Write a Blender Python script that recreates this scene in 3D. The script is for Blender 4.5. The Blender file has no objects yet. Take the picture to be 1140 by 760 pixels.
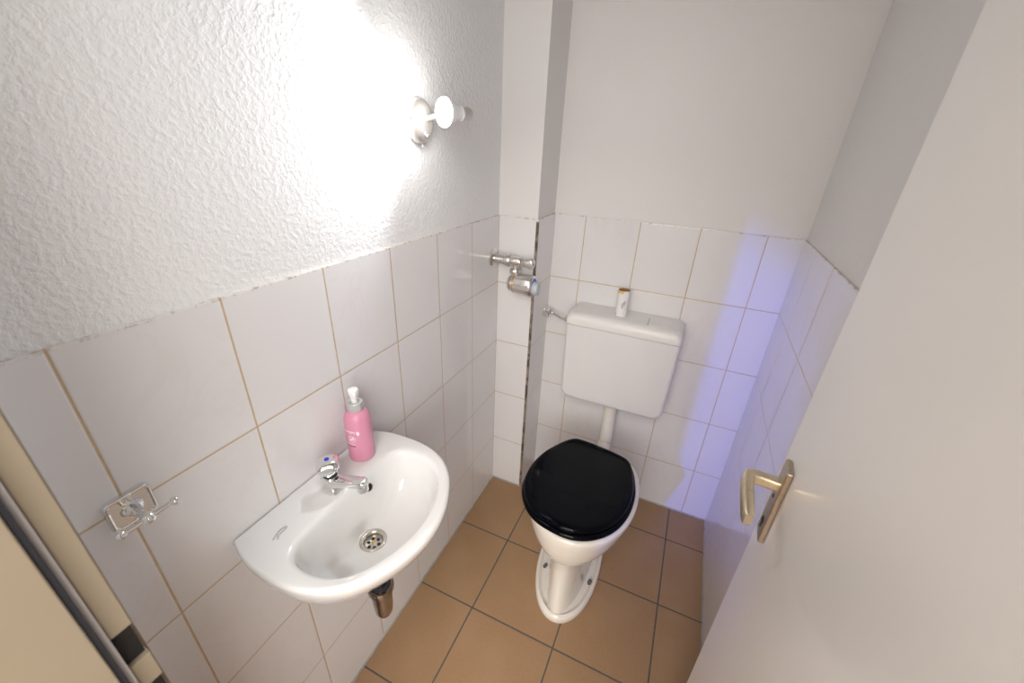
import bpy, bmesh, math, random
from mathutils import Vector, Matrix
random.seed(4)
PI = math.pi
S = bpy.context.scene
COL = S.collection

# ------------------------------------------------------------------ helpers
def V(*a): return Vector(a)

def link(o, parent=None):
    COL.objects.link(o)
    if parent: o.parent = parent
    return o

def obj(name, bm, mats, parent=None, smooth=True, angle=40, bevel=0, label=None):
    """bmesh in parent's frame if parent.rotation, vertices given in world minus parent location"""
    me = bpy.data.meshes.new(name)
    bmesh.ops.recalc_face_normals(bm, faces=bm.faces)
    bm.to_mesh(me); bm.free()
    if not isinstance(mats, (list, tuple)): mats = [mats]
    for m in mats: me.materials.append(m)
    o = bpy.data.objects.new(name, me)
    link(o, parent)
    if smooth:
        for p in me.polygons: p.use_smooth = True
        me.set_sharp_from_angle(angle=math.radians(angle))
    if bevel:
        b = o.modifiers.new('bevel', 'BEVEL'); b.width = bevel; b.segments = 3
        b.limit_method = 'ANGLE'; b.angle_limit = math.radians(40); b.harden_normals = True
    if label: o['label'] = label
    return o

def empty(name, loc, label, cat, group=None):
    o = bpy.data.objects.new(name, None); link(o)
    o.empty_display_size = .03
    o.location = loc; o['label'] = label; o['category'] = cat
    if group: o['group'] = group
    return o

def struct(o, label=None):
    o['kind'] = 'structure'
    if label: o['label'] = label
    return o

def shift(bm, d):
    bmesh.ops.translate(bm, verts=bm.verts, vec=-Vector(d)); return bm

def box(bm, x0, x1, y0, y1, z0, z1, mi=0):
    vs = [bm.verts.new((x, y, z)) for x in (x0, x1) for y in (y0, y1) for z in (z0, z1)]
    out = []
    for f in ((0,1,3,2),(4,6,7,5),(0,4,5,1),(2,3,7,6),(0,2,6,4),(1,5,7,3)):
        fc = bm.faces.new([vs[i] for i in f]); fc.material_index = mi; out.append(fc)
    return out

def frame(axis, up=None):
    a = Vector(axis).normalized()
    t = Vector(up) if up else (Vector((0,0,1)) if abs(a.z) < .9 else Vector((0,1,0)))
    u = t.cross(a).normalized(); v = a.cross(u)
    return a, u, v

def lathe(bm, origin, axis, prof, n=40, cap=True, mi=0, ph=0):
    """prof: list of (distance along axis, radius)"""
    o = Vector(origin); a, u, v = frame(axis); rings = []
    for d, r in prof:
        if r < 1e-6: rings.append([bm.verts.new(o + a*d)]); continue
        rings.append([bm.verts.new(o + a*d + (u*math.cos(ph+2*PI*i/n) + v*math.sin(ph+2*PI*i/n))*r) for i in range(n)])
    for A, B in zip(rings, rings[1:]): bridge(bm, A, B, mi)
    if cap:
        for R in (rings[0], rings[-1]):
            if len(R) > 2: bm.faces.new(R).material_index = mi
    return bm

def bridge(bm, A, B, mi=0):
    n = max(len(A), len(B))
    for i in range(n):
        j = (i+1) % n
        if len(A) == 1 and len(B) == 1: continue
        if len(A) == 1: f = bm.faces.new((A[0], B[i], B[j]))
        elif len(B) == 1: f = bm.faces.new((A[i], A[j], B[0]))
        else: f = bm.faces.new((A[i], A[j], B[j], B[i]))
        f.material_index = mi

def tube(bm, pts, r, n=20, cap=True, mi=0):
    pts = [Vector(p) for p in pts]
    rr = r if isinstance(r, (list, tuple)) else [r]*len(pts)
    rings = []; up = None
    for i, p in enumerate(pts):
        t = (pts[min(i+1, len(pts)-1)] - pts[max(i-1, 0)]).normalized()
        if up is None:
            up = Vector((0,0,1)) if abs(t.z) < .9 else Vector((0,1,0))
        u = up.cross(t).normalized(); v = t.cross(u).normalized(); up = v
        rings.append([bm.verts.new(p + (u*math.cos(2*PI*k/n) + v*math.sin(2*PI*k/n))*rr[i]) for k in range(n)])
    for A, B in zip(rings, rings[1:]): bridge(bm, A, B, mi)
    if cap:
        for R in (rings[0], rings[-1]): bm.faces.new(R).material_index = mi
    return bm

def bez(pts, n=24):
    """Catmull-Rom through the points"""
    P = [Vector(p) for p in pts]; out = []
    for i in range(len(P)-1):
        p0 = P[max(i-1,0)]; p1 = P[i]; p2 = P[i+1]; p3 = P[min(i+2, len(P)-1)]
        m = max(2, n//(len(P)-1))
        for k in range(m):
            t = k/m
            out.append(.5*((2*p1) + (p2-p0)*t + (2*p0-5*p1+4*p2-p3)*t*t + (3*p1-p0-3*p2+p3)*t**3))
    out.append(P[-1]); return out

def closed_spline(pts, n):
    P = [Vector(p) for p in pts]; N = len(P); out = []
    per = 24
    for i in range(N):
        p0, p1, p2, p3 = P[i-1], P[i], P[(i+1) % N], P[(i+2) % N]
        for k in range(per):
            t = k/per
            out.append(.5*((2*p1) + (p2-p0)*t + (2*p0-5*p1+4*p2-p3)*t*t + (3*p1-p0-3*p2+p3)*t**3))
    return out

def by_angle(poly, c, n):
    """sample closed dense polygon at n equal angles about c (2D)"""
    res = []
    M = len(poly)
    for k in range(n):
        th = 2*PI*k/n; d = (math.cos(th), math.sin(th)); best = None
        for i in range(M):
            a = poly[i]; b = poly[(i+1) % M]
            ax, ay = a[0]-c[0], a[1]-c[1]; bx, by = b[0]-c[0], b[1]-c[1]
            ca = d[0]*ay - d[1]*ax; cb = d[0]*by - d[1]*bx
            if (ca <= 0 < cb) or (cb <= 0 < ca):
                t = ca/(ca-cb); x = ax+(bx-ax)*t; y = ay+(by-ay)*t
                r = x*d[0]+y*d[1]
                if r > 0 and (best is None or r > best): best = r
        if best is None: best = res[-1] if res else .1
        res.append(best)
    return [(c[0]+r*math.cos(2*PI*k/n), c[1]+r*math.sin(2*PI*k/n)) for k, r in enumerate(res)]

def ring(bm, pts, z): return [bm.verts.new((p[0], p[1], z if not callable(z) else z(p))) for p in pts]

def ball(bm, c, r, sc=(1,1,1), n=20, mi=0):
    g = bmesh.ops.create_uvsphere(bm, u_segments=n, v_segments=n//2, radius=r)
    for v in g['verts']: v.co = Vector((v.co.x*sc[0], v.co.y*sc[1], v.co.z*sc[2])) + Vector(c)
    for v in g['verts']:
        for f in v.link_faces: f.material_index = mi

# ------------------------------------------------------------------ materials
def mat(name, col=(.8,.8,.8), rough=.4, metal=0, spec=.5, coat=0):
    m = bpy.data.materials.new(name); m.use_nodes = True
    b = m.node_tree.nodes['Principled BSDF']
    b.inputs['Base Color'].default_value = (*col, 1)
    b.inputs['Roughness'].default_value = rough
    b.inputs['Metallic'].default_value = metal
    b.inputs['Specular IOR Level'].default_value = spec
    b.inputs['Coat Weight'].default_value = coat
    return m

class NT:
    def __init__(s, m):
        s.t = m.node_tree; s.b = s.t.nodes['Principled BSDF']
    def n(s, typ, **kw):
        x = s.t.nodes.new(typ)
        for k, v in kw.items():
            if k in ('operation','blend_type','data_type','noise_dimensions','feature','interpolation_type','distance','invert'): setattr(x, k, v)
            else: x.inputs[k if not k.startswith('i') or not k[1:].isdigit() else int(k[1:])].default_value = v
        return x
    def l(s, a, b): s.t.links.new(a, b)
    def m(s, op, a, b=None, c=None, clamp=False):
        x = s.t.nodes.new('ShaderNodeMath'); x.operation = op; x.use_clamp = clamp
        for i, q in enumerate((a, b, c)):
            if q is None: continue
            if isinstance(q, (int, float)): x.inputs[i].default_value = q
            else: s.l(q, x.inputs[i])
        return x.outputs[0]
    def mix(s, f, a, b):
        x = s.t.nodes.new('ShaderNodeMix'); x.data_type = 'RGBA'
        for i, q in ((0, f), (6, a), (7, b)):
            if isinstance(q, (int, float)): x.inputs[i].default_value = q
            elif isinstance(q, tuple): x.inputs[i].default_value = (*q, 1)
            else: s.l(q, x.inputs[i])
        return x.outputs[2]
    def sstep(s, v, a, b):
        x = s.t.nodes.new('ShaderNodeMapRange'); x.interpolation_type = 'SMOOTHSTEP'
        s.l(v, x.inputs[0]); x.inputs[1].default_value = a; x.inputs[2].default_value = b
        return x.outputs[0]
    def noise(s, vec, scale, detail=3, rough=.5, dist=0):
        x = s.t.nodes.new('ShaderNodeTexNoise'); s.l(vec, x.inputs['Vector'])
        x.inputs['Scale'].default_value = scale; x.inputs['Detail'].default_value = detail
        x.inputs['Roughness'].default_value = rough; x.inputs['Distortion'].default_value = dist
        return x.outputs['Fac']
    def bump(s, h, strength, dist):
        x = s.t.nodes.new('ShaderNodeBump'); s.l(h, x.inputs['Height'])
        x.inputs['Strength'].default_value = strength; x.inputs['Distance'].default_value = dist
        s.l(x.outputs[0], s.b.inputs['Normal'])
    def co(s):
        tc = s.t.nodes.new('ShaderNodeTexCoord'); return tc.outputs['Object']
    def sep(s, v):
        x = s.t.nodes.new('ShaderNodeSeparateXYZ'); s.l(v, x.inputs[0]); return x.outputs

TOP = 1.2456; R1 = TOP - .2483        # top of the tiling, first horizontal joint
def grid(N, u, offu, su, v, offv, sv, wob=0):
    """returns distance to nearest joint and per tile random"""
    ds = []; cells = []
    for c, off, s_ in ((u, offu, su), (v, offv, sv)):
        q = N.m('DIVIDE', N.m('SUBTRACT', c, off), s_)
        f = N.m('FRACT', q); cells.append(N.m('FLOOR', q))
        ds.append(N.m('MULTIPLY', N.m('MINIMUM', f, N.m('SUBTRACT', 1.0, f)), s_))
    d = N.m('MINIMUM', ds[0], ds[1])
    cx = N.t.nodes.new('ShaderNodeCombineXYZ'); N.l(cells[0], cx.inputs[0]); N.l(cells[1], cx.inputs[1])
    wn = N.t.nodes.new('ShaderNodeTexWhiteNoise'); wn.noise_dimensions = '3D'; N.l(cx.outputs[0], wn.inputs['Vector'])
    return d, wn

def wall_tile_mat(name, axis, offu, su=.2, lw=.0034):
    m = mat(name, rough=.12, spec=.5); N = NT(m); co = N.co(); xyz = N.sep(co)
    d, wn = grid(N, xyz[axis], offu, su, xyz[2], R1, .25)
    # vein offset per tile
    add = N.t.nodes.new('ShaderNodeVectorMath'); add.operation = 'MULTIPLY_ADD'
    N.l(wn.outputs['Color'], add.inputs[0]); add.inputs[1].default_value = (7, 7, 7); N.l(co, add.inputs[2])
    v1 = N.noise(add.outputs[0], 7, 4, .6, 1.2)
    vein = N.m('SUBTRACT', 1.0, N.sstep(N.m('ABSOLUTE', N.m('SUBTRACT', v1, .5)), .0, .05))
    v2 = N.noise(add.outputs[0], 4, 2)
    vein = N.m('MULTIPLY', vein, N.sstep(v2, .42, .65))
    c = N.mix(N.m('MULTIPLY', vein, .2), (.80,.785,.785), (.76,.66,.58))
    c = N.mix(N.m('MULTIPLY', N.sstep(v2, .3, .75), .2), c, (.76,.735,.74))
    g = N.sstep(d, lw*.35, lw*.6)
    gn = N.noise(co, 60, 3)
    gc = N.mix(gn, (.46,.33,.18), (.68,.54,.37))
    # dirt in the joint against the plaster
    tl = N.sstep(N.m('ABSOLUTE', N.m('SUBTRACT', xyz[2], TOP)), .0015, .0045)
    dn = N.sstep(N.noise(co, 45, 4, .7), .50, .62)
    c = N.mix(g, gc, c)
    dirt = N.m('MULTIPLY', N.m('SUBTRACT', 1.0, tl), dn)
    c = N.mix(N.m('MULTIPLY', dirt, .7), c, (.33,.24,.15))
    N.l(c, N.b.inputs['Base Color'])
    N.l(N.m('SUBTRACT', .62, N.m('MULTIPLY', g, .52)), N.b.inputs['Roughness'])
    wav = N.noise(co, 6, 2)
    h = N.m('ADD', N.m('MULTIPLY', N.sstep(d, 0, lw*1.2), 1.0), N.m('MULTIPLY', wav, .5))
    N.bump(h, .45, .0012)
    return m

def plaster_mat(name, col, scale, strength, dist):
    m = mat(name, col, rough=.75, spec=.25); N = NT(m); co = N.co()
    a = N.noise(co, scale, 3, .55, .2); b = N.noise(co, scale*.38, 2, .5, .3)
    h = N.m('ADD', N.sstep(a, .35, .72), N.m('MULTIPLY', b, .6))
    N.bump(h, strength, dist)
    big = N.noise(co, 2.2, 3)
    c2 = tuple(x*.965 for x in col)
    N.l(N.mix(big, col, c2), N.b.inputs['Base Color'])
    return m

M = {}
M['plaster_left'] = plaster_mat('rough_plaster', (.86,.86,.86), 118, .7, .0014)
M['plaster'] = plaster_mat('smooth_plaster', (.81,.79,.77), 60, .25, .0012)
M['tile_left'] = wall_tile_mat('tile_left', 1, -.3847)
M['tile_back'] = wall_tile_mat('tile_back', 0, .2701)
M['tile_chase'] = wall_tile_mat('tile_chase', 0, 5, su=10)
M['tile_chase_side'] = wall_tile_mat('tile_chase_side', 1, 5, su=10)
M['tile_right'] = wall_tile_mat('tile_right', 1, -.165)

def floor_mat():
    m = mat('floor_tile', rough=.42, spec=.4); N = NT(m); co = N.co(); xyz = N.sep(co)
    d, wn = grid(N, xyz[0], .2192, .3, xyz[1], -.4803, .3)
    sp = N.noise(co, 420, 3, .7); sp2 = N.noise(co, 120, 3, .6); big = N.noise(co, 6, 3)
    c = N.mix(sp, (.29,.170,.088), (.45,.285,.155))
    c = N.mix(N.m('MULTIPLY', N.sstep(sp2, .45, .75), .45), c, (.30,.175,.09))
    c = N.mix(N.m('MULTIPLY', N.sstep(wn.outputs['Value'], 0, 1), .22), c, (.34,.20,.105))
    c = N.mix(N.m('MULTIPLY', N.sstep(big, .4, .7), .25), c, (.46,.31,.19))
    # specks of dirt
    vo = N.t.nodes.new('ShaderNodeTexVoronoi'); N.l(co, vo.inputs['Vector']); vo.inputs['Scale'].default_value = 14
    r = N.m('LESS_THAN', vo.outputs['Distance'], .035)
    ss = N.t.nodes.new('ShaderNodeSeparateColor'); N.l(vo.outputs['Color'], ss.inputs[0])
    r = N.m('MULTIPLY', r, N.m('GREATER_THAN', ss.outputs[0], .6))
    c = N.mix(N.m('MULTIPLY', r, .8), c, (.06,.04,.03))
    g = N.sstep(d, .0020, .0031)
    gc = N.mix(N.noise(co, 90, 3), (.07,.066,.062), (.15,.14,.125))
    N.l(N.mix(g, gc, c), N.b.inputs['Base Color'])
    N.l(N.m('SUBTRACT', .8, N.m('MULTIPLY', g, .38)), N.b.inputs['Roughness'])
    N.bump(N.m('ADD', N.sstep(d, 0, .004), N.m('MULTIPLY', sp2, .12)), .5, .0016)
    return m
M['floor'] = floor_mat()
M['silicone'] = mat('silicone', (.42,.41,.38), .5)
M['ceramic'] = mat('ceramic', (.80,.795,.785), .07, coat=.4)
M['pan'] = mat('pan_ceramic', (.82,.775,.71), .09, coat=.3)
M['plastic_white'] = mat('cistern_plastic', (.80,.785,.78), .32)
M['plastic_lid'] = mat('cistern_lid_plastic', (.81,.795,.775), .32)
M['black'] = mat('black_lacquer', (.0015,.002,.004), .10, spec=.12)
M['chrome'] = mat('chrome', (.80,.80,.80), .09, 1)
M['chrome_worn'] = mat('worn_chrome', (.74,.72,.69), .28, 1)
M['chrome_dark'] = mat('dark_chrome', (.36,.33,.31), .18, 1)
M['steel'] = mat('brushed_steel', (.60,.57,.52), .27, 1)
M['alu'] = mat('champagne_aluminium', (.78,.68,.50), .33, 1)
M['alu_plate'] = mat('bronze_aluminium', (.50,.43,.35), .34, 1)
M['trim'] = mat('corner_profile', (.34,.28,.22), .45, .3)
M['dark'] = mat('dark_void', (.008,.007,.006), .7)
M['slit'] = mat('dark_gap', (.10,.085,.05), .7)
M['blue'] = mat('blue_plastic', (.01,.05,.55), .3)
M['lightblue'] = mat('blue_ring', (.03,.20,.62), .35)
M['grey_plastic'] = mat('grey_plastic', (.50,.53,.56), .4)
M['pink'] = mat('pink_plastic', (.70,.285,.41), .33)
M['pump'] = mat('white_pump', (.88,.88,.87), .3)
M['print_white'] = mat('white_print', (.97,.90,.92), .5)
M['print_dark'] = mat('dark_print', (.20,.03,.09), .5)
M['mark'] = mat('grey_print', (.50,.49,.47), .4)
M['brass'] = mat('brass', (.75,.42,.12), .3, 1)
M['door'] = mat('door_paint', (.84,.815,.785), .28, coat=.15)
M['frame'] = mat('beige_frame_paint', (.30,.250,.180), .35)
M['gasket'] = mat('black_rubber', (.02,.022,.03), .6)
M['gasket_grey'] = mat('grey_seal', (.52,.50,.50), .45)
M['card'] = mat('brown_card', (.42,.23,.10), .8)
M['lamp_base'] = mat('satin_silver', (.66,.63,.60), .30, .75)
M['hall_wall'] = mat('hall_paint', (.80,.76,.70), .8)
M['hall_floor'] = mat('hall_floor', (.42,.30,.20), .6)
M['cap_grey'] = mat('grey_screw_cap', (.09,.10,.11), .3)

def worn(m, dark, sc=70, lo=.5, hi=.75, amt=.8):
    N = NT(m); co = N.co(); base = tuple(N.b.inputs['Base Color'].default_value)[:3]
    f = N.m('MULTIPLY', N.sstep(N.noise(co, sc, 3, .6), lo, hi), amt)
    N.l(N.mix(f, base, dark), N.b.inputs['Base Color'])
worn(M['chrome_worn'], (.55,.52,.48)); worn(M['trim'], (.07,.055,.045), 25, .4, .6, .9)
worn(M['chrome_dark'], (.20,.17,.15)); worn(M['lamp_base'], (.50,.46,.42), 40)
worn(M['steel'], (.42,.37,.30), 120); worn(M['alu'], (.62,.53,.38), 90); worn(M['alu_plate'], (.36,.30,.24), 90)
worn(M['ceramic'], (.78,.77,.755), 5, .3, .8, .5); worn(M['pan'], (.80,.745,.66), 5, .3, .8, .5)
worn(M['plastic_white'], (.77,.75,.75), 9, .3, .8, .5); worn(M['plastic_lid'], (.77,.745,.70), 9, .3, .8, .6)
worn(M['frame'], (.28,.230,.165), 6, .3, .8, .6); worn(M['door'], (.82,.79,.755), 3, .3, .8, .6)
worn(M['pink'], (.67,.27,.39), 8, .3, .8, .5); worn(M['silicone'], (.28,.27,.24), 30, .4, .7, .7)
worn(M['card'], (.30,.16,.07), 60)

# ------------------------------------------------------------------ the room
W = .9713; H = 2.5; CX = .1506; CY = -.1842; YF = -1.480    # width, height, pipe casing, inside of the door wall
T = .006                                                     # tile thickness over the plaster
JX = .25; RX = .812                                          # clear opening of the doorway

def wall(name, parts, mats, label):
    bm = bmesh.new()
    for a, mi in parts: box(bm, *a, mi=mi)
    return struct(obj(name, bm, mats, smooth=False), label)

wall('floor', [((-.12, W+.12, YF-.15, .12, -.1, 0), 0)], M['floor'], 'square tan floor tiles with dark grey joints')
wall('wall_left', [((-.12, -T, YF-.15, .12, 0, H), 0), ((-T, 0, YF, .0, 0, TOP), 1)],
     [M['plaster_left'], M['tile_left']], 'left wall of rough white plaster above glossy tiles')
wall('wall_back', [((-.006, W+.006, T, .12, 0, H), 0), ((0, W, 0, T, 0, TOP), 1)],
     [M['plaster'], M['tile_back']], 'back wall of white plaster above glossy tiles')
wall('wall_right', [((W+T, W+.12, YF-.15, .12, 0, H), 0), ((W, W+T, YF, 0, 0, TOP), 1)],
     [M['plaster'], M['tile_right']], 'right wall of white plaster above glossy tiles')
# boxed-in pipe in the back left corner
bm = bmesh.new()
box(bm, -T, CX-T, CY+T, T, 0, H, 0)
box(bm, 0, CX, CY, CY+T, 0, TOP, 1)
box(bm, CX-T, CX, CY+T, 0, 0, TOP, 2)
struct(obj('wall_corner', bm, [M['plaster'], M['tile_chase'], M['tile_chase_side']], smooth=False),
       'boxed pipe casing in the back left corner, tiled below and plastered above')
bm = bmesh.new()
box(bm, CX-.0085, CX+.0012, CY-.0018, CY+.004, .004, TOP-.008)
struct(obj('trim_1', bm, M['trim'], smooth=False, bevel=.0006), 'dark metal corner profile on the edge of the pipe casing')
# silicone joints along the floor
def seam(name, a, b, lab):
    a = Vector(a); b = Vector(b); d = (b-a).normalized(); bm = bmesh.new()
    tube(bm, [a, b], .0045, 8); struct(obj(name, bm, M['silicone']), lab)
seam('baseboard_left', (.0005, YF, .0005), (.0005, CY, .0005), 'grey silicone joint at the foot of the left wall')
seam('baseboard_corner', (0, CY-.0005, .0005), (CX, CY-.0005, .0005), 'grey silicone joint at the foot of the pipe casing')
seam('baseboard_back', (CX, -.0005, .0005), (W, -.0005, .0005), 'grey silicone joint at the foot of the back wall')
seam('baseboard_right', (W-.0005, YF, .0005), (W-.0005, 0, .0005), 'grey silicone joint at the foot of the right wall')
wall('ceiling', [((-.12, W+.12, YF-.15, .12, H, H+.1), 0)], M['plaster'], 'white ceiling')
# door wall with its opening, the passage outside
wall('wall_front', [((-T, JX-.03, YF-.15, YF-.0, 0, H), 0), ((RX+.03, W+T, YF-.15, YF, 0, H), 0), ((JX-.03, RX+.03, YF-.15, YF, 2.06, H), 0)],
     M['plaster'], 'door wall beside and above the doorway')
HX0, HX1, HY0 = -1.9, 2.6, -4.4
HYF = YF-.15
wall('wall_hall', [((HX0-.1, HX0, HY0, HYF, 0, H), 0), ((HX1, HX1+.1, HY0, HYF, 0, H), 0), ((HX0-.1, HX1+.1, HY0-.1, HY0, 0, H), 0),
     ((HX0-.1, -.12, HYF, HYF+.1, 0, H), 0), ((W+.12, HX1+.1, HYF, HYF+.1, 0, H), 0)], M['hall_wall'], 'passage walls outside the doorway')
wall('floor_hall', [((HX0-.1, HX1+.1, HY0-.1, HYF, -.1, 0), 0)], M['hall_floor'], 'passage floor outside the doorway')
wall('ceiling_hall', [((HX0-.1, HX1+.1, HY0-.1, HYF, H, H+.1), 0)], M['hall_wall'], 'passage ceiling outside the doorway')

# steel door frame: rebate face with latch holes, seal, stop
zt = 2.03
f = bpy.data.objects.new('door_frame', None); link(f); f.location = (JX, YF, 0)
f['label'] = 'beige steel door frame at the left edge with two black latch holes'; f['kind'] = 'structure'; f.name = 'trim_2'
L0 = (JX, YF, 0)
y_in, y_b = YF, YF-.0165
holes = [(1.0175, 1.0650), (.925, .9800)]
bm = bmesh.new()
zs = [(0, holes[1][0]), (holes[1][1], holes[0][0]), (holes[0][1], zt)]
for a, b in zs: box(bm, JX-.05, JX, y_b, y_in+.0008, a, b)
box(bm, JX-.09, JX-.014, y_b, y_in+.004, 0, zt)                       # architrave towards the tiles
box(bm, RX, RX+.05, y_b, y_in+.0008, 0, zt); box(bm, RX+.014, RX+.09, y_b, y_in+.004, 0, zt)
box(bm, JX-.09, RX+.09, y_b, y_in+.004, zt, zt+.06)
obj('rebate', shift(bm, L0), M['frame'], f, smooth=False, bevel=.0012)
for a, b in holes:
    bm = bmesh.new(); box(bm, JX-.0135, JX-.0065, y_b+.0004, y_in-.0004, a, b)
    obj('latch_hole', shift(bm, L0), M['dark'], f, smooth=False, label='black latch hole in the frame')
bm = bmesh.new(); box(bm, JX-.04, JX+.012, YF-.16, YF-.0262, 0, zt-.01)
box(bm, RX-.012, RX+.04, YF-.16, YF-.0262, 0, zt-.01); box(bm, JX-.04, RX+.04, YF-.16, YF-.0262, zt-.012, zt+.03)
obj('stop', shift(bm, L0), M['frame'], f, smooth=False, bevel=.0015)
bm = bmesh.new(); box(bm, JX-.01, JX+.0035, YF-.0215, YF-.0165, 0, zt-.012)
obj('seal', shift(bm, L0), M['gasket_grey'], f, smooth=False, bevel=.0012, label='pale grey lip of the door seal')
bm = bmesh.new(); box(bm, JX-.01, JX+.0095, YF-.0262, YF-.0216, 0, zt-.012)
obj('seal', shift(bm, L0), M['gasket'], f, smooth=False, bevel=.001, label='black rubber door seal')

# ------------------------------------------------------------------ the open door (local: x along the leaf towards the free edge, y = thickness)
def leaf():
    free = Vector((.852, -.925, 0)); phi = math.radians(5)          # azimuth of the leaf from +y towards +x
    d = Vector((math.sin(phi), math.cos(phi), 0)); Lw = .555
    root = bpy.data.objects.new('door_1', None); link(root)
    hinge = free - d*Lw
    root.location = hinge + Vector((0,0,.008))
    root.rotation_euler = (math.radians(0), math.radians(-.45), math.atan2(d.y, d.x)) if False else (0, 0, math.atan2(d.y, d.x))
    root['kind'] = 'structure'; root['label'] = 'cream painted door standing open on the right'
    # local +x = along leaf, local +y = left of it = towards the room
    bm = bmesh.new(); box(bm, 0, Lw, -.040, 0, 0, 1.985)
    obj('leaf', bm, M['door'], root, smooth=False, bevel=.0025)
    px = Lw-.060; pz = 1.047
    bm = bmesh.new()
    box(bm, px-.019, px+.019, 0, .0085, pz-.102, pz+.036)
    plate = obj('handle_plate', bm, M['alu_plate'], root, smooth=False, bevel=.003, label='long bronze handle plate')
    bm = bmesh.new()
    lathe(bm, (px, .0082, pz-.072), (0,1,0), [(0,.006),(.0012,.006)], 16)
    box(bm, px-.0022, px+.0022, .0082, .0094, pz-.086, pz-.072)
    obj('keyhole', bm, M['dark'], plate, smooth=False, label='dark keyhole')
    bm = bmesh.new(); lathe(bm, (px, .0082, pz-.022), (0,1,0), [(0,.0035),(.001,.0035)], 12)
    obj('screw', bm, M['dark'], plate)
    # lever: neck stands off, then turns back along the leaf
    bm = bmesh.new()
    def rr(c, u, v, a, b, r=.35, n=24):
        out = []
        for k in range(n):
            t = 2*PI*k/n; e = 2/4.2
            cu = math.copysign(abs(math.cos(t))**e, math.cos(t)); sv = math.copysign(abs(math.sin(t))**e, math.sin(t))
            out.append(bm.verts.new(Vector(c)+Vector(u)*a*cu+Vector(v)*b*sv))
        return out
    X = Vector((1,0,0)); Y = Vector((0,1,0)); Z = Vector((0,0,1))
    secs = []
    def sec(x, y, z, nrm, a, b):
        n_ = Vector(nrm).normalized(); side = Z.cross(n_).normalized()
        secs.append(rr((px+x, y, pz+z), side, n_.cross(side), a, b))
    sec(0, .005, 0, (0,1,0), .0090, .0088)
    sec(0, .018, 0, (0,1,0), .0088, .0088)
    sec(0, .032, 0, (0,1,0), .0088, .0092)
    sec(-.001, .041, 0, (-.25,1,0), .0090, .0098)
    sec(-.006, .0470, 0, (-1,1,0), .0090, .0108)
    sec(-.014, .0485, -.001, (-1,-.02,-.03), .0078, .0118)
    sec(-.035, .0480, -.002, (-1,-.03,-.04), .0074, .0122)
    sec(-.064, .0465, -.003, (-1,-.06,-.05), .0070, .0122)
    sec(-.084, .0450, -.004, (-1,-.10,-.05), .0068, .0118)
    sec(-.089, .0440, -.004, (-1,-.3,-.05), .0052, .0100)
    for A, B in zip(secs, secs[1:]): bridge(bm, A, B)
    bm.faces.new(secs[0]); bm.faces.new(secs[-1])
    obj('handle', bm, M['alu'], root, angle=35, label='champagne aluminium lever handle')
    # hinges on the far side
    for z in (.25, 1.7):
        bm = bmesh.new(); lathe(bm, (-.006, -.012, z), (0,0,1), [(0,.007),(.09,.007)], 16)
        obj('hinge', bm, M['chrome_worn'], root)
    root.rotation_euler = (0, 0, math.atan2(d.y, d.x))
    return root
leaf()

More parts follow.
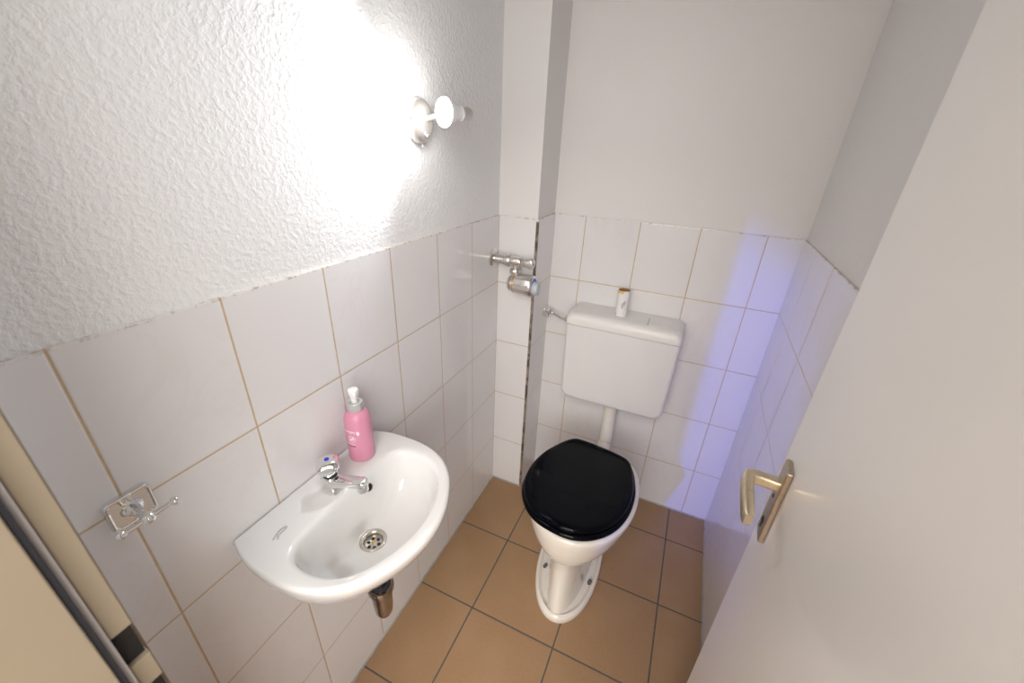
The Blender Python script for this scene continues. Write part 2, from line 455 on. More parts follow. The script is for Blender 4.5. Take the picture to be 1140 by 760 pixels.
# ------------------------------------------------------------------ washbasin
YC = -1.1025
def basin():
    o = Vector((0, YC, .805))
    root = empty('washbasin', o, 'small white ceramic washbasin mounted on the tiled left wall', 'washbasin')
    half = [(.003,.181),(.05,.1965),(.105,.2015),(.155,.199),(.195,.189),(.228,.172),(.256,.148),(.280,.115),(.300,.075),(.312,.036),(.3155,0)]
    out = [(x, h) for x, h in half] + [(x, -h) for x, h in reversed(half[:-1])]
    poly = []
    P = [Vector((x, y+YC)) for x, y in out]
    # smooth the front, keep the back corners
    dense = []
    for i in range(len(P)-1):
        p0 = P[max(i-1,0)]; p1 = P[i]; p2 = P[i+1]; p3 = P[min(i+2, len(P)-1)]
        for k in range(12):
            t = k/12; dense.append(.5*((2*p1) + (p2-p0)*t + (2*p0-5*p1+4*p2-p3)*t*t + (3*p1-p0-3*p2+p3)*t**3))
    dense.append(P[-1])
    # rounded corners at the wall
    c = (.17, YC); n = 160
    outer = by_angle(dense, c, n)
    bh = [(.0965,0),(.0975,.05),(.099,.10),(.1055,.134),(.121,.155),(.150,.1635),(.182,.1615),(.212,.1515),(.238,.132),(.259,.100),(.2745,.060),(.282,.022),(.283,0)]
    bo = [(x, h) for x, h in bh] + [(x, -h) for x, h in reversed(bh[1:-1])]
    inner = by_angle(closed_spline([Vector((x, y+YC)) for x, y in bo], n), c, n)
    dc = (.150, YC+.002)
    def sc(poly, s, a, sy=None):
        sy = s if sy is None else sy
        return [(a[0]+(p[0]-a[0])*s, a[1]+(p[1]-a[1])*sy) for p in poly]
    bm = bmesh.new(); A = (0, YC); C = (.185, YC)
    spec = [(outer,.30,.30,A,.640),(outer,.50,.46,A,.652),(outer,.68,.66,A,.677),(outer,.82,.82,A,.706),(outer,.91,.915,A,.735),(outer,.962,.962,A,.762),
            (outer,.99,.988,A,.782),(outer,.999,.998,A,.793),(outer,1,1,A,.799),(outer,.994,.995,A,.8035),(outer,.983,.985,A,.8055),(outer,.97,.972,A,.8058)]
    rings = []
    for pl, s, sy, a, z in spec:
        rings.append(ring(bm, [(max(x, .0), y) for x, y in sc(pl, s, a, sy)], z))
    for s, z in ((1.10,.8045),(1.05,.8035),(1.025,.802),(1.0,.7985),(.985,.792),(.972,.782)):
        rings.append(ring(bm, sc(inner, s, C), z))
    # bowl wall to floor, blending towards the drain
    for s, z, k in ((.955,.768,0),(.925,.750,.0),(.88,.731,.03),(.81,.716,.08)):
        a = (C[0]*(1-k)+dc[0]*k, YC)
        rings.append(ring(bm, sc(inner, s, a), z))
    circ0 = [(dc[0]+.034*math.cos(2*PI*k/n), dc[1]+.034*math.sin(2*PI*k/n)) for k in range(n)]
    last = sc(inner, .81, (C[0]*.92+dc[0]*.08, YC))
    q0 = by_angle([(p[0], p[1]) for p in last], dc, n); 
    circ0 = [(dc[0]+.034*math.cos(2*PI*k/n), dc[1]+.034*math.sin(2*PI*k/n)) for k in range(n)]
    # keep sample order of the bowl outline while closing onto the circle
    ang = [math.atan2(p[1]-dc[1], p[0]-dc[0]) for p in last]
    circ0 = [(dc[0]+.033*math.cos(a), dc[1]+.033*math.sin(a)) for a in ang]
    for t, z in ((.14,.7085),(.32,.7005),(.52,.6935),(.72,.688),(.88,.6845),(1,.6822)):
        rings.append(ring(bm, [(p[0]*(1-t)+c_[0]*t, p[1]*(1-t)+c_[1]*t) for p, c_ in zip(last, circ0)], z))
    circ = [(dc[0]+.0275*math.cos(a), dc[1]+.0275*math.sin(a)) for a in ang]
    rings.append(ring(bm, circ, .682))
    circ2 = [(dc[0]+.021*math.cos(a), dc[1]+.021*math.sin(a)) for a in ang]
    rings.append(ring(bm, circ2, .672)); rings.append(ring(bm, circ2, .664))
    for a_, b_ in zip(rings, rings[1:]): bridge(bm, a_, b_)
    bm.faces.new(rings[0]); bm.faces.new(rings[-1])
    obj('basin_body', shift(bm, o), M['ceramic'], root, angle=60)
    # drain flange with its strainer
    bm = bmesh.new(); n2 = 48
    lathe(bm, (dc[0], dc[1], .6815), (0,0,1), [(-.001,.0295),(.0016,.0292),(.0028,.0275),(.0022,.0235),(.0002,.0205),(-.005,.0188),(-.0095,.0184)], n2, cap=False)
    fl = obj('drain_flange', shift(bm, o), M['steel'], root, angle=50, label='steel drain ring')
    bm = bmesh.new(); lathe(bm, (dc[0], dc[1], .6705), (0,0,1), [(0,.0186),(.0015,.0186)], n2)
    obj('strainer', shift(bm, o), M['steel'], fl)
    for k in range(6):
        bm = bmesh.new(); t = 2*PI*k/6+.3; lathe(bm, (dc[0]+.0118*math.cos(t), dc[1]+.0118*math.sin(t), .6720), (0,0,1), [(0,.0037),(.0003,.0037)], 16)
        obj('strainer_hole', shift(bm, o), M['dark'], fl, smooth=False, label='round black strainer hole')
    bm = bmesh.new(); lathe(bm, (dc[0], dc[1], .6720), (0,0,1), [(0,.0032),(.0012,.003),(.002,0)], 12, cap=False)
    obj('strainer_screw', shift(bm, o), M['brass'], fl, label='small brass screw')
    # overflow opening in the back of the bowl
    bm = bmesh.new(); oc = Vector((.1028, -1.046, .768)); ax = Vector((1,0,.30)).normalized()
    lathe(bm, oc - ax*.001, ax, [(0,.0112),(.0018,.0108),(.0020,.0085),(.0006,.0080)], 28, cap=False)
    ov = obj('overflow_ring', shift(bm, o), M['steel'], root, label='oval overflow ring in the bowl wall')
    bm = bmesh.new(); lathe(bm, oc - ax*.0008, ax, [(0,.0088),(.0010,.0085)], 28)
    obj('overflow_hole', shift(bm, o), M['dark'], ov, smooth=False)
    # the maker's swash on the left of the deck
    bm = bmesh.new()
    def uv(px, py):       # px,py in the mark's own frame -> deck
        return (.0645 + (-.0030+px)*1.0, -1.2335 + py, .8059)
    up = Vector((-.45, .9, 0)); 
    def Q(a, b):          # a across (towards the room's back-right), b along the letter
        base = Vector((.0630, -1.2495, .8060)); ux = Vector((.012, .0135, 0))*1.0; uy = Vector((-.0100, .0240, 0))
        return base + ux*a + uy*b
    stem = bez([Q(0,0), Q(.02,.35), Q(.08,.75), Q(.35,1.0), Q(.62,.95), Q(.62,.7), Q(.35,.4), Q(.22,.22)], 40)
    tube(bm, stem, .0016, 6)
    tube(bm, bez([Q(.24,.28), Q(.42,.12), Q(.50,-.08)], 10), .0013, 6)
    for v in bm.verts: v.co.z = .8058 + (v.co.z-.8060)*.25
    obj('maker_mark', shift(bm, o), M['mark'], root, label='grey looped letter printed on the deck')
basin()

def tap():
    o = Vector((.062, -1.107, .806))
    root = empty('pillar_tap', o, 'chrome cold water tap with a blue dot on the washbasin', 'tap')
    bm = bmesh.new()
    # waisted body, squarish section
    def sq(z, a, b, cx=0, e=.5, n=32):
        return [bm.verts.new((cx+a*math.copysign(abs(math.cos(2*PI*k/n))**e, math.cos(2*PI*k/n)), b*math.copysign(abs(math.sin(2*PI*k/n))**e, math.sin(2*PI*k/n)), z)) for k in range(n)]
    R = [sq(0,.0215,.0205,.003), sq(.003,.0215,.0205,.003), sq(.010,.019,.0185,.002), sq(.020,.0165,.016), sq(.032,.0165,.0165), sq(.036,.0155,.0155,e=.8)]
    for A, B in zip(R, R[1:]): bridge(bm, A, B)
    bm.faces.new(R[0]); bm.faces.new(R[-1])
    obj('tap_body', bm, M['chrome'], root, angle=45)
    bm = bmesh.new()
    def rc(x, z, w, h, n=28, e=.45):
        return [bm.verts.new((x, w*math.copysign(abs(math.cos(2*PI*k/n))**e, math.cos(2*PI*k/n)), z+h*math.copysign(abs(math.sin(2*PI*k/n))**e, math.sin(2*PI*k/n)))) for k in range(n)]
    R = [rc(.004,.020,.0145,.0125), rc(.022,.0245,.0140,.0105), rc(.045,.0320,.0130,.0085), rc(.066,.0390,.0125,.0080), rc(.080,.0430,.0125,.0085), rc(.088,.0440,.0115,.0080), rc(.092,.0440,.0090,.006)]
    for A, B in zip(R, R[1:]): bridge(bm, A, B)
    bm.faces.new(R[0]); bm.faces.new(R[-1])
    sp = obj('spout', bm, M['chrome'], root, angle=45)
    bm = bmesh.new(); lathe(bm, (.0815, 0, .037), (.12,0,-1), [(0,.0112),(.006,.0118),(.013,.0112),(.0135,.0085),(.010,.008)], 28, cap=False)
    lathe(bm, (.0823, 0, .0285), (.12,0,-1), [(0,.0088),(.001,.0088)], 20, mi=1)
    obj('aerator', bm, [M['chrome'], M['dark']], sp)
    bm = bmesh.new(); lathe(bm, (.004,0,.035), (0,0,1), [(0,.0120),(.005,.0115)], 24)
    obj('collar', bm, M['gasket'], root, label='dark gap ring under the knob')
    # lobed knob leaning outwards
    bm = bmesh.new(); n = 48
    def lob(z, r, k=.0, cx=0):
        return [bm.verts.new((cx+r*(1+k*math.cos(4*2*PI*i/n))*math.cos(2*PI*i/n), r*(1+k*math.cos(4*2*PI*i/n))*math.sin(2*PI*i/n), z)) for i in range(n)]
    R = [lob(.038,.0125), lob(.042,.0145,.03), lob(.052,.0205,.10), lob(.062,.0240,.13), lob(.068,.0240,.12), lob(.0725,.0215,.09), lob(.0755,.0160,.05), lob(.077,.009)]
    for A, B in zip(R, R[1:]): bridge(bm, A, B)
    bm.faces.new(R[0]); bm.faces.new(R[-1])
    kn = obj('knob', bm, M['chrome'], root, angle=50)
    bm = bmesh.new(); lathe(bm, (0,0,.0765), (0,0,1), [(0,.0052),(.0011,.0050),(.0014,.0035),(.0015,0)], 24, cap=False)
    obj('blue_dot', bm, M['blue'], kn)
    root.rotation_euler = (0, 0, math.radians(4))
tap()

def trap():
    o = Vector((.150, YC+.002, .42))
    root = empty('drain_trap', o, 'chrome bottle trap hanging under the washbasin', 'drain trap')
    c = (.150, YC+.002)
    bm = bmesh.new(); lathe(bm, (*c, .530), (0,0,1), [(0,.0145),(.105,.0145)], 28)
    obj('tail_pipe', shift(bm, o), M['chrome_dark'], root)
    bm = bmesh.new(); lathe(bm, (*c, .612), (0,0,1), [(0,.022),(.018,.022),(.022,.019)], 28)
    obj('upper_nut', shift(bm, o), M['chrome_dark'], root)
    bm = bmesh.new(); lathe(bm, (*c, .415), (0,0,1), [(0,0),(.001,.008),(.006,.0165),(.016,.0205),(.035,.0225),(.080,.0245),(.098,.0265),(.100,.0305),(.111,.0305),(.114,.0295),(.115,.0240),(.110,.0232)], 40, cap=False)
    lathe(bm, (*c, .525), (0,0,1), [(0,.0235),(.0005,.0)], 30, cap=False)
    cup = obj('trap_cup', shift(bm, o), M['chrome_dark'], root)
    bm = bmesh.new(); lathe(bm, (*c, .5325), (0,0,1), [(0,.0238),(.001,.0235),(.0012,.0148)], 32, cap=False)
    obj('rubber_washer', shift(bm, o), M['gasket'], cup)
    bm = bmesh.new(); tube(bm, [(.125, c[1], .505), (.06, c[1], .505), (.001, c[1], .505)], .014, 20)
    obj('outlet_pipe', shift(bm, o), M['chrome_dark'], root)
    bm = bmesh.new(); lathe(bm, (0.0005, c[1], .505), (1,0,0), [(0,.030),(.004,.028),(.009,.016)], 28)
    obj('wall_rosette', shift(bm, o), M['chrome_dark'], root)
trap()

def bottle():
    o = Vector((.0475, -1.000, .8062)); r = .0290
    root = empty('soap_bottle', o, 'pink pump soap bottle standing on the washbasin', 'soap bottle')
    bm = bmesh.new()
    lathe(bm, (0,0,0), (0,0,1), [(0,.026),(.0015,.0283),(.005,r),(.100,r),(.109,.0283),(.117,.0262),(.123,.0232),(.127,.0195),(.1295,.0160),(.134,.0135)], 56)
    body = obj('bottle_body', bm, M['pink'], root, angle=50)
    bm = bmesh.new()
    lathe(bm, (0,0,.129), (0,0,1), [(0,.0165),(.001,.0172),(.0195,.0172),(.0205,.0163),(.0205,.0105),(.0165,.0098)], 44, cap=False)
    lathe(bm, (0,0,.1460), (0,0,1), [(0,.0102),(.0006,.0)], 24, cap=False)
    obj('pump_collar', bm, mat('satin_collar', (.66,.66,.66), .42, .6), root, label='brushed silver pump collar')
    bm = bmesh.new()
    lathe(bm, (0,0,.146), (0,0,1), [(0,.0062),(.010,.0066),(.018,.0080),(.025,.0104),(.031,.0114),(.035,.0104),(.0365,.007)], 28)
    tube(bm, [(0,0,.1735), (.008,-.0065,.1735), (.0135,-.0115,.1715)], [.0052,.0046,.0040], 14)
    obj('pump_head', bm, M['pump'], root, label='white pump nozzle')
    # print wrapped round the body
    def patch(bm, th0, th1, z0, z1, seg=4):
        R = r+.00025
        for i in range(seg):
            a = th0+(th1-th0)*i/seg; b = th0+(th1-th0)*(i+1)/seg
            vs = [bm.verts.new((R*math.cos(t), R*math.sin(t), z)) for t, z in ((a,z0),(b,z0),(b,z1),(a,z1))]
            bm.faces.new(vs)
    def stroke(bm, pts, w0=.0008):
        R = r+.00028
        P = [(p[0], p[1]) for p in pts]       # (arc metres, z)
        for (u0, z0), (u1, z1) in zip(P, P[1:]):
            dx, dz = u1-u0, z1-z0; L = math.hypot(dx, dz) or 1; w = w0*1.5; nx, nz = -dz/L*w/2, dx/L*w/2
            vs = [bm.verts.new((R*math.cos(u/r), R*math.sin(u/r), z)) for u, z in ((u0+nx,z0+nz),(u1+nx,z1+nz),(u1-nx,z1-nz),(u0-nx,z0-nz))]
            bm.faces.new(vs)
    c0 = math.radians(-88)*r
    bm = bmesh.new()
    # script word across the top: joined loops over a swash
    pts = []
    for k in range(60):
        t = k/59; pts.append((c0-.013+.026*t + .0009*math.sin(t*44), .0865 - .001*t + .0017*math.cos(t*44)))
    stroke(bm, pts, .0009); stroke(bm, [(c0-.010,.0832),(c0+.003,.0822),(c0+.0135,.0822)], .0008)
    # round emblem with a leafy sprig
    for rad in (.0085,): stroke(bm, [(c0+.004+rad*math.cos(2*PI*k/28), .0665+rad*math.sin(2*PI*k/28)) for k in range(29)], .0006)
    stroke(bm, [(c0+.004-.0035,.0605),(c0+.005,.0665),(c0+.008,.0725)], .0007)
    for sx, sz in ((.0005,.0655),(.0035,.0690),(.0070,.0650),(.0085,.0690)):
        stroke(bm, [(c0+sx+.0016*math.cos(2*PI*k/8), sz+.0022*math.sin(2*PI*k/8)) for k in range(9)], .0006)
    stroke(bm, [(c0-.012+.0235*k/30, .0525+.0005*(k%2)) for k in range(31)], .0009)
    # small emblem to the right of the word
    u = math.radians(-50)*r
    stroke(bm, [(u+.0022*math.cos(2*PI*k/12), .0835+.0030*math.sin(2*PI*k/12)) for k in range(13)], .0016)
    stroke(bm, [(u+.0018,.0820),(u+.0016,.0785),(u-.0008,.0765)], .0012)
    obj('white_print', bm, M['print_white'], body, smooth=False)
    bm = bmesh.new()
    for k in range(7):
        a = c0-.0105+.0033*k; stroke(bm, [(a,.0445),(a,.0478)], .0007); stroke(bm, [(a,.0478),(a+.0018,.0478)], .0006); stroke(bm, [(a,.0462),(a+.0017,.0462)], .0005)
        if k % 2: stroke(bm, [(a+.0018,.0445),(a+.0018,.0478)], .0006)
    obj('dark_print', bm, M['print_dark'], body, smooth=False)
bottle()

# ------------------------------------------------------------------ chrome double hook on a rounded plate, left wall
def hook():
    o = Vector((0, -1.382, .995))
    root = empty('wall_hook', o, 'chrome wall hook with a crossbar on the tiles left of the washbasin', 'hook')
    bm = bmesh.new()
    def rrect(x, a, b, rad, n=8):
        out = []
        for cx, cz, t0 in ((a-rad,b-rad,0),(-a+rad,b-rad,PI/2),(-a+rad,-b+rad,PI),(a-rad,-b+rad,3*PI/2)):
            for k in range(n+1):
                t = t0+PI/2*k/n; out.append(bm.verts.new((x, cx+rad*math.cos(t), cz+rad*math.sin(t))))
        return out
    R = [rrect(.0003,.0275,.026,.008), rrect(.006,.0275,.026,.008), rrect(.0085,.0262,.0247,.0075), rrect(.009,.0245,.023,.007), rrect(.0082,.0228,.0213,.006), rrect(.0068,.0222,.0207,.006)]
    for A, B in zip(R, R[1:]): bridge(bm, A, B)
    bm.faces.new(R[0]); bm.faces.new(R[-1])
    obj('mounting_plate', bm, M['chrome'], root, angle=35)
    bm = bmesh.new(); lathe(bm, (.0065,0,0), (1,0,0), [(0,.014),(.001,.0138),(.002,.0105),(.003,.009),(.020,.006),(.040,.0058)], 28)
    obj('arm', bm, M['chrome'], root)
    bm = bmesh.new(); ball(bm, (.046,0,0), .0085); tube(bm, [(.046,-.030,-.001), (.046,.032,.001)], .0032, 14)
    bar = obj('crossbar', bm, M['chrome'], root)
    for y in (-.0315, .0335):
        bm = bmesh.new(); ball(bm, (.046, y, 0), .0062); obj('ball_end', bm, M['chrome'], bar)
    bm = bmesh.new()
    box(bm, .0066, .0100, -.0035, .0035, .004, .0235); obj('clamp', bm, M['chrome'], root, smooth=False, bevel=.0008)
hook()

# ------------------------------------------------------------------ wall lamp with a reflector bulb
LB = Vector((.082, -.668, 1.535)); LA = Vector((-.34, -.94, -.02)).normalized()
def lamp():
    o = Vector((-T, -.645, 1.5175))
    root = empty('wall_lamp', o, 'small silver wall lamp with a glowing reflector bulb on the left plaster wall', 'lamp')
    bm = bmesh.new(); n = 48
    def el(x, a, b, dz=0): return [bm.verts.new((x, a*math.cos(2*PI*k/n), dz+b*math.sin(2*PI*k/n))) for k in range(n)]
    R = [el(.0005,.040,.048), el(.010,.040,.048), el(.020,.0375,.0455), el(.028,.031,.039), el(.032,.022,.029), el(.033,.010,.014)]
    for A, B in zip(R, R[1:]): bridge(bm, A, B)
    bm.faces.new(R[0]); bm.faces.new(R[-1])
    obj('lamp_base', bm, M['lamp_base'], root, angle=50)
    bm = bmesh.new(); ball(bm, (.029, -.008, -.026), .006); lathe(bm, (.026,-.008,-.026), (1,-.1,-.35), [(0,.0045),(.016,.004)], 16)
    obj('switch', bm, M['chrome'], root)
    bm = bmesh.new(); lathe(bm, (.014, -.0355, .004), (.5,-1,0), [(0,.003),(.0045,.003)], 12); obj('screw', bm, M['chrome_dark'], root)
    # tilting arm and holder
    def loc(p): return Vector(p)-o
    back = LB - LA*.082
    bm = bmesh.new(); tube(bm, bez([(.028,.0,.004), (.06,.006,.012), loc(LB-LA*.052)], 12), .0065, 16)
    obj('arm', bm, M['lamp_base'], root)
    bm = bmesh.new(); lathe(bm, loc(back), LA, [(-.004,0),(-.003,.007),(.002,.0125),(.010,.0145),(.018,.0140),(.026,.0155),(.030,.0155)], 32, cap=False)
    hd = obj('lamp_holder', bm, M['lamp_base'], root)
    bm = bmesh.new()
    lathe(bm, loc(back), LA, [(.030,.0150),(.040,.0160),(.055,.0225),(.068,.0285),(.076,.0305)], 36, cap=False)
    g = mat('bulb_neck', (.93,.94,.95), .25); 
    bulb = obj('bulb', bm, g, root)
    bm = bmesh.new()
    lathe(bm, loc(back), LA, [(.076,.0305),(.079,.0295),(.082,.024),(.0842,.012),(.0846,0)], 36, cap=False)
    e = mat('bulb_glow', (1,1,1), .3)
    e.node_tree.nodes['Principled BSDF'].inputs['Emission Color'].default_value = (.92,.96,1,1)
    e.node_tree.nodes['Principled BSDF'].inputs['Emission Strength'].default_value = 14
    obj('bulb_face', bm, e, bulb)
    bm = bmesh.new(); tube(bm, [(.012,.004,-.046), (.013,.003,-.056)], .0014, 8); obj('cord_stub', bm, M['pump'], root)
lamp()

# ------------------------------------------------------------------ stop valve with round cartridge, in the corner
def valve():
    y = -.228; z = 1.100
    o = Vector((0, y, z))
    root = empty('stop_valve', o, 'chrome stop valve with a big round knob in the corner by the pipe casing', 'valve')
    D = lambda bm: shift(bm, o)
    bm = bmesh.new(); lathe(bm, (-.0008,y,z), (1,0,0), [(0,.034),(.003,.0335),(.006,.029),(.008,.019),(.008,.012)], 40)
    obj('wall_flange', D(bm), M['chrome_worn'], root)
    bm = bmesh.new(); lathe(bm, (.006,y,z), (1,0,0), [(0,.0150),(.012,.0150),(.013,.0175),(.040,.0175),(.041,.0150),(.050,.0150)], 32)
    obj('pipe', D(bm), M['chrome_worn'], root)
    bm = bmesh.new(); lathe(bm, (.052,y,z), (1,0,0), [(0,.0185),(.001,.0220),(.004,.0232),(.013,.0232),(.016,.0220),(.017,.0185)], 12)
    obj('nut', D(bm), M['chrome_worn'], root, angle=25)
    bm = bmesh.new(); lathe(bm, (.066,y,z), (1,0,0), [(0,.0168),(.003,.0185),(.040,.0172),(.044,.0155)], 32)
    lathe(bm, (.0905,y,z-.008), (0,0,-1), [(0,.0142),(.022,.0138)], 28)
    obj('valve_body', D(bm), M['chrome_worn'], root)
    bm = bmesh.new(); n = 36
    def tri(x, r, k): return [bm.verts.new((x, y+r*(1+k*math.cos(3*2*PI*i/n))*math.cos(2*PI*i/n), z+r*(1+k*math.cos(3*2*PI*i/n))*math.sin(2*PI*i/n))) for i in range(n)]
    R = [tri(.110,.011,0), tri(.113,.0135,.02), tri(.130,.0155,.07), tri(.150,.0185,.12), tri(.1565,.0178,.10), tri(.1585,.0155,.08)]
    for A, B in zip(R, R[1:]): bridge(bm, A, B)
    bm.faces.new(R[0]); bm.faces.new(R[-1])
    h = obj('handle', D(bm), M['chrome_worn'], root, angle=45)
    bm = bmesh.new(); lathe(bm, (.1582,y,z-.002), (1,0,0), [(0,.0055),(.001,.005)], 20); obj('blue_dot', D(bm), M['blue'], h)
    bm = bmesh.new(); lathe(bm, (.0905,y,z-.028), (0,0,-1), [(0,.0170),(.001,.0200),(.004,.0212),(.014,.0212),(.017,.0198),(.018,.0155)], 12)
    obj('nut', D(bm), M['chrome_worn'], root, angle=25)
    zk = 1.017
    bm = bmesh.new(); tube(bm, bez([(.0905,y,z-.046), (.0895,y,1.040), (.090,y,1.028)], 8), .0125, 24)
    lathe(bm, (.066,y,zk), (1,0,0), [(0,.012),(.002,.024),(.006,.028),(.011,.028),(.013,.0245),(.017,.0245),(.019,.029),(.026,.0300),(.029,.028),(.034,.028)], 40)
    obj('elbow', D(bm), M['chrome_worn'], root, angle=45)
    bm = bmesh.new(); n = 40
    lathe(bm, (.094,y,zk), (1,0,0), [(0,.030),(.001,.0375),(.040,.0400),(.062,.0405),(.0655,.0395),(.070,.0365),(.071,.0315),(.066,.0300)], 14, ph=.15)
    k = obj('knob', D(bm), M['chrome_worn'], root, angle=22, bevel=.001)
    bm = bmesh.new(); lathe(bm, (.090,y,zk), (1,0,0), [(0,.0345),(.0045,.0345)], 40)
    obj('seal_ring', D(bm), M['brass'], k, label='thin yellow ring behind the knob')
    bm = bmesh.new(); lathe(bm, (.158,y,zk), (1,0,0), [(0,.0312),(.0055,.0312)], 40)
    obj('blue_ring', D(bm), M['lightblue'], k)
    bm = bmesh.new(); lathe(bm, (.160,y,zk-.005), (1,0,0), [(0,.0245),(.020,.0245),(.024,.0225),(.026,.0160),(.0265,0)], 40, cap=False)
    obj('cap', D(bm), M['grey_plastic'], k, label='grey push cap')
valve()

# ------------------------------------------------------------------ small angle valve and hose of the cistern
def angle_valve():
    o = Vector((CX, -.030, .858))
    root = empty('angle_valve', o, 'small chrome angle valve and hose beside the cistern', 'valve')
    bm = bmesh.new(); lathe(bm, (.0004,0,0), (1,0,0), [(0,.018),(.003,.017),(.006,.010),(.020,.009)], 28)
    obj('rosette', bm, M['chrome'], root)
    bm = bmesh.new(); lathe(bm, (.014,.008,0), (0,-1,0), [(0,.010),(.030,.010),(.032,.008)], 24); obj('valve_body', bm, M['chrome'], root)
    bm = bmesh.new(); lathe(bm, (.014,-.022,0), (0,-1,-.1), [(0,.009),(.004,.0150),(.017,.0180),(.021,.014)], 8); obj('handle', bm, M['chrome'], root, angle=25)
    bm = bmesh.new(); lathe(bm, (.020,-.004,-.002), (1,-.25,.0), [(0,.011),(.014,.011),(.016,.008)], 8); obj('nut', bm, M['chrome'], root, angle=25)
    bm = bmesh.new(); tube(bm, bez([(.030,-.006,-.002), (.050,-.014,-.006), (.080,-.028,-.010), (.108,-.040,-.006)], 24), .0050, 14); obj('hose', bm, M['chrome'], root)
    bm = bmesh.new(); lathe(bm, (.100,-.038,-.007), (1,-.25,.1), [(0,.0080),(.002,.0100),(.012,.0100),(.020,.008)], 8); obj('hose_nut', bm, M['chrome'], root, angle=25)
angle_valve()

# ------------------------------------------------------------------ cistern
def cistern():
    o = Vector((.484, 0, .565))
    root = empty('toilet_cistern', o, 'white plastic cistern hung on the tiled back wall above the toilet', 'cistern')
    n = 12
    def prof(hw0, hw1, z0, z1, rad, dx=0):
        """front outline (x,z): tapered, rounded bottom corners"""
        pts = []
        for s_, t0 in ((1, -PI/2), ):
            pass
        # bottom right corner
        cx, cz = hw0-rad, z0+rad
        for k in range(n+1):
            t = -PI/2 + PI/2*k/n; pts.append((cx+rad*math.cos(t), cz+rad*math.sin(t)))
        pts.append((hw1, z1)); pts.append((-hw1, z1))
        for k in range(n+1):
            t = PI + PI/2*k/n; pts.append((-cx+rad*math.cos(t), cz+rad*math.sin(t)))
        return pts
    bm = bmesh.new()
    yb, d = -.0005, -.143
    def R(y, ins):
        return [bm.verts.new((x, y if y > -.02 else y + (z-.30)*-.0 , z)) for x, z in prof(.203-ins, .2095-ins, -.027+ins, .300, .036)]
    rs = [R(yb, .004), R(-.030, 0), R(d+.016, 0), R(d+.007, .0022), R(d+.002, .007), R(d, .013)]
    for A, B in zip(rs, rs[1:]): bridge(bm, A, B)
    bm.faces.new(rs[0]); bm.faces.new(rs[-1])
    obj('tank', bm, M['plastic_white'], root, angle=40)
    # lid: rounded slab, slightly larger
    bm = bmesh.new()
    def rr(z, ins, rad=.045):
        out = []; hw = .2115-ins; y0 = -.0005; y1 = -.1465+ins
        for k in range(n+1):
            t = -PI/2*(1-k/n); out.append((hw-rad+rad*math.cos(t), y1+rad+rad*math.sin(t)))
        out.append((hw, y0)); out.append((-hw, y0))
        for k in range(n+1):
            t = PI+PI/2*k/n; out.append((-hw+rad+rad*math.cos(t), y1+rad+rad*math.sin(t)))
        return [bm.verts.new((x, y, z)) for x, y in out]
    rs = [rr(.3015,.003,.018), rr(.303,.0,.018), rr(.322,.000,.020), rr(.336,.0045,.024), rr(.344,.012,.028), rr(.3475,.022,.030), rr(.348,.040,.03)]
    for A, B in zip(rs, rs[1:]): bridge(bm, A, B)
    bm.faces.new(rs[0]); bm.faces.new(rs[-1])
    obj('cistern_lid', bm, M['plastic_lid'], root, angle=40)
    # rocker button on the right end of the lid, with its gap
    bm = bmesh.new(); box(bm, .085, .165, -.112, -.035, .3478, .3492)
    bt = obj('flush_button', bm, M['plastic_lid'], root, smooth=False, bevel=.0006)
    bm = bmesh.new(); box(bm, .0835, .0855, -.118, -.048, .3478, .3490); obj('button_gap', bm, M['slit'], bt, smooth=False)
    # flush pipe
    bm = bmesh.new(); tube(bm, [(.004,-.078,-.022), (.004,-.078,-.044)], .031, 32); obj('pipe_collar', bm, M['plastic_white'], root)
    bm = bmesh.new(); tube(bm, bez([(.004,-.078,-.03), (.004,-.078,-.10), (.006,-.080,-.17), (.008,-.090,-.205), (.008,-.098,-.222)], 40), .0265, 28)
    obj('flush_pipe', bm, M['pan'], root)
cistern()

